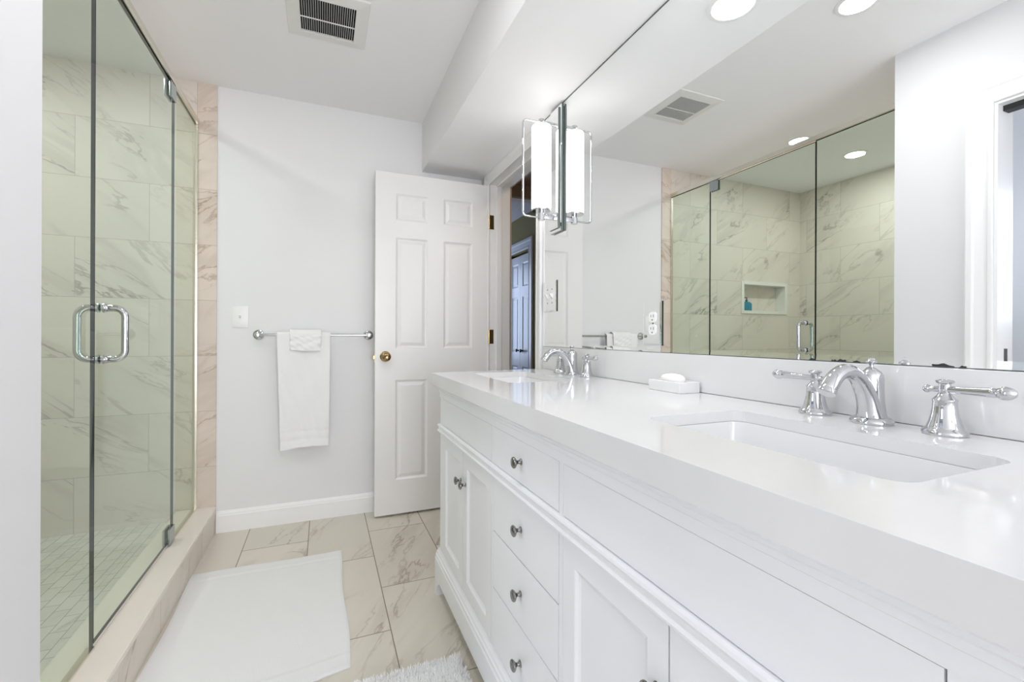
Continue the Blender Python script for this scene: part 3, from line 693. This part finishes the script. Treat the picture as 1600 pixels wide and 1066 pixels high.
# ------------------------------------------------------------------ faucets
def faucet(y, label, dh=.107):
    X = .9475; Z = CT + .0003
    t = thing('faucet', (X, y, Z), label, 'faucet', group='widespread faucets')
    bm = bmesh.new()
    lathe(bm, [(.033, 0), (.034, .003), (.033, .006), (.030, .010), (.026, .012)], (X, y, Z), n=40)
    # upright body: elliptical column
    rings = []
    for z, rx, ry, cx in ((.010, .026, .024, .001), (.02, .0235, .021, .001), (.04, .0220, .0185, .001), (.065, .0215, .0175, .001), (.084, .0218, .0178, .001), (.090, .0214, .0172, .001), (.095, .017, .0145, .0), (.100, .0105, .0095, -.001), (.1035, .0065, .0065, -.001), (.1045, .004, .004, -.001)):
        rings.append([(X + cx + rx*math.cos(2*PI*i/32), y + ry*math.sin(2*PI*i/32), Z+z) for i in range(32)])
    ring_loft(bm, rings)
    # arching neck
    ctrl = [(-.002, .010, .0235), (-.007, .028, .0195), (-.014, .048, .0172), (-.026, .068, .0155), (-.042, .085, .0142), (-.060, .096, .0134), (-.078, .0985, .0130), (-.096, .094, .0130), (-.110, .085, .0135), (-.121, .073, .0140), (-.126, .0665, .0138)]
    pts = []; rad = []
    def cr(p0, p1, p2, p3, s): return .5*((2*p1) + (-p0+p2)*s + (2*p0-5*p1+4*p2-p3)*s*s + (-p0+3*p1-3*p2+p3)*s**3)
    for i in range(len(ctrl)-1):
        q = [ctrl[max(0, i-1)], ctrl[i], ctrl[i+1], ctrl[min(len(ctrl)-1, i+2)]]
        for k in range(4):
            v = [cr(q[0][c], q[1][c], q[2][c], q[3][c], k/4) for c in range(3)]
            pts.append((X+v[0], y, Z+v[1])); rad.append(v[2])
    v = ctrl[-1]; pts.append((X+v[0], y, Z+v[1])); rad.append(v[2])
    tube(bm, pts, rad, 28)
    sp = obj('spout', bm, 'chrome', t, smooth=True)
    bm = bmesh.new(); d = Vector((-.5, 0, -.75)).normalized(); p = Vector((X-.1255, y, Z+.068))
    lathe(bm, [(.0142, 0), (.0148, .001), (.0148, .008), (.0125, .0085)], p, d, 28); obj('aerator', bm, 'chrome', sp, smooth=True)
    bm = bmesh.new(); lathe(bm, [(.0035, 0), (.0035, .005), (.0065, .008), (.0095, .010), (.0098, .012), (.0085, .0135), (.0055, .0145), (.004, .017), (0, .018)], (X-.001, y, Z+.1035), n=24); obj('lift_knob', bm, 'chrome', sp, smooth=True)
    for s in (-1, 1):
        hy = y + s*dh
        bm = bmesh.new()
        lathe(bm, [(.029, 0), (.030, .003), (.029, .006), (.0265, .009), (.0245, .0105), (.0235, .013), (.0205, .021), (.0178, .032), (.0162, .044), (.0157, .054), (.0165, .056), (.0165, .0575), (.0140, .060), (.0105, .064), (.0085, .068)], (X+.003, hy, Z), n=40)
        h = obj('handle_base', bm, 'chrome', t, smooth=True)
        bm = bmesh.new()
        lathe(bm, [(.0072, .066), (.0078, .070), (.0085, .075), (.0078, .080), (.0080, .083), (.0118, .0855), (.0125, .0875), (.0105, .0895), (.006, .0905), (.0045, .0895), (0, .0895)], (X+.003, hy, Z), n=28)
        lathe(bm, [(.0001, -.030), (.0050, -.0295), (.0068, -.027), (.0070, -.024), (.0052, -.021), (.0048, -.018), (.0052, -.006), (.0060, 0), (.0058, .010), (.0060, .025), (.0068, .045), (.0076, .060), (.0077, .064), (.0070, .067), (.0082, .069), (.0104, .0735), (.0106, .078), (.0088, .083), (.0050, .088), (.0001, .090)], (X+.003, hy, Z+.074), Vector((-.12, s, .035)), 24)
        obj('lever', bm, 'chrome', h, smooth=True)
faucet(.522, 'near chrome widespread faucet with two lever handles, behind the foreground sink')
faucet(1.628, 'far chrome widespread faucet with two lever handles, beside the doorway end of the counter')

# soap dish + soap
bm = bmesh.new(); x0, x1, y0, y1, z0 = .915, .990, .982, 1.112, CT+.0003
ring_loft(bm, [[(x, y, z) for x, y in rrect(x0+q, x1-q, y0+q, y1-q, r, 4)] for q, z, r in ((.001, z0, .002), (0, z0+.001, .002), (0, z0+.029, .002), (.001, z0+.030, .002), (.006, z0+.030, .002), (.008, z0+.024, .003), (.012, z0+.020, .004))])
obj('soap_dish', bm, 'dish', None, 'rectangular matte white soap dish on the counter against the backsplash', 'soap dish', loc=(.952, 1.047, z0))
bm = bmesh.new(); n = 36
def sup(a, k): c, s = math.cos(a), math.sin(a); return (math.copysign(abs(c)**k, c), math.copysign(abs(s)**k, s))
rings = []
for q, dz in ((.3, 0), (.75, .0015), (.93, .006), (1, .012), (.97, .018), (.85, .0235), (.6, .0275), (.3, .029)):
    rings.append([(.951 + .025*q*sup(2*PI*i/n, .8)[0], 1.048 + .040*q*sup(2*PI*i/n, .8)[1], z0+.021+dz) for i in range(n)])
ring_loft(bm, rings); obj('soap_bar', bm, 'soapm', None, 'oval bar of white soap lying in the soap dish', 'soap', smooth=True, loc=(.952, 1.047, z0+.021))

# ------------------------------------------------------------------ mats
def sheet(name, corners, th, label, mat, cat, nx=70, ny=90, wav=.003, seed=2):
    rnd = random.Random(seed); ph = [rnd.uniform(0, 6) for _ in range(8)]
    bm = bmesh.new(); A, Bq, C, D = [Vector(c) for c in corners]   # near-left, near-right, far-right, far-left
    rows = []
    for j2 in range(ny+1):
        v = j2/ny; row = []
        for i in range(nx+1):
            u = i/nx
            p = (A*(1-u) + Bq*u)*(1-v) + (D*(1-u) + C*u)*v
            ed = min(u, 1-u, v, 1-v)
            wob = wav*(math.sin(v*9+ph[0])*(1 if u > .5 else -1)*abs(u-.5)*2 )
            wob2 = wav*(math.sin(u*8+ph[1])*abs(v-.5)*2)
            z = th + .0012*math.sin(u*6+ph[2])*math.sin(v*5+ph[3]) + .0006*math.sin(u*31+v*17+ph[4])
            z -= .45*th*max(0, 1-ed*60)**2
            if name == 'bath_mat': z += .0016*(math.exp(-((v-.075)/.008)**2) + math.exp(-((v-.925)/.008)**2)) - .0012*(math.exp(-((v-.095)/.008)**2) + math.exp(-((v-.905)/.008)**2))
            row.append(bm.verts.new((p.x + wob, p.y + wob2, max(z, .003))))
        rows.append(row)
    for a, b in zip(rows, rows[1:]):
        for i in range(nx): bm.faces.new((a[i], a[i+1], b[i+1], b[i]))
    bd = [rows[0][i] for i in range(nx+1)] + [rows[j2][nx] for j2 in range(1, ny+1)] + [rows[ny][i] for i in range(nx-1, -1, -1)] + [rows[j2][0] for j2 in range(ny-1, 0, -1)]
    lo = [bm.verts.new((v.co.x, v.co.y, .0006)) for v in bd]
    for i in range(len(bd)):
        k = (i+1) % len(bd); bm.faces.new((bd[i], bd[k], lo[k], lo[i]))
    bm.faces.new(lo)
    c = (A+C)/2
    return obj(name, bm, mat, None, label, cat, smooth=True, loc=(c.x, c.y, 0))
sheet('bath_mat', [(-.535, 1.50, 0), (.088, 1.575, 0), (.083, 2.452, 0), (-.545, 2.462, 0)], .009, 'large flat white cotton bath mat on the floor along the shower curb', 'mat', 'bath mat', wav=.005, ny=120)
rug = sheet('shaggy_bath_rug', [(-.33, .93, 0), (.43, .93, 0), (.413, 1.478, 0), (-.35, 1.455, 0)], .014, 'fluffy white shag bath rug on the floor beside the vanity, cut by the frame', 'pile', 'bath rug', nx=40, ny=30, wav=.004)
bm = bmesh.new(); rnd = random.Random(11)
for _ in range(15000):
    x = rnd.uniform(-.35, .43); y = 1.48 - abs(rnd.triangular(-.45, .45, 0)) if rnd.random() < .8 else rnd.uniform(.95, 1.48)
    if y > 1.455 + (x + .35)*.023/.78 + .012: continue
    h = rnd.uniform(.012, .022); a = rnd.uniform(0, 2*PI); l = rnd.uniform(.002, .010); r = .0017
    zb = .012; b0 = [bm.verts.new((x + r*math.cos(a+k*2.1), y + r*math.sin(a+k*2.1), zb)) for k in range(3)]
    b1 = [bm.verts.new((x + l*.5*math.cos(a) + r*math.cos(a+k*2.1), y + l*.5*math.sin(a) + r*math.sin(a+k*2.1), zb+h*.6)) for k in range(3)]
    tpv = bm.verts.new((x + l*math.cos(a), y + l*math.sin(a), zb+h))
    for k in range(3):
        q = (k+1) % 3; bm.faces.new((b0[k], b0[q], b1[q], b1[k])); bm.faces.new((b1[k], b1[q], tpv))
o = obj('pile', bm, 'pile', rug, kind='stuff')
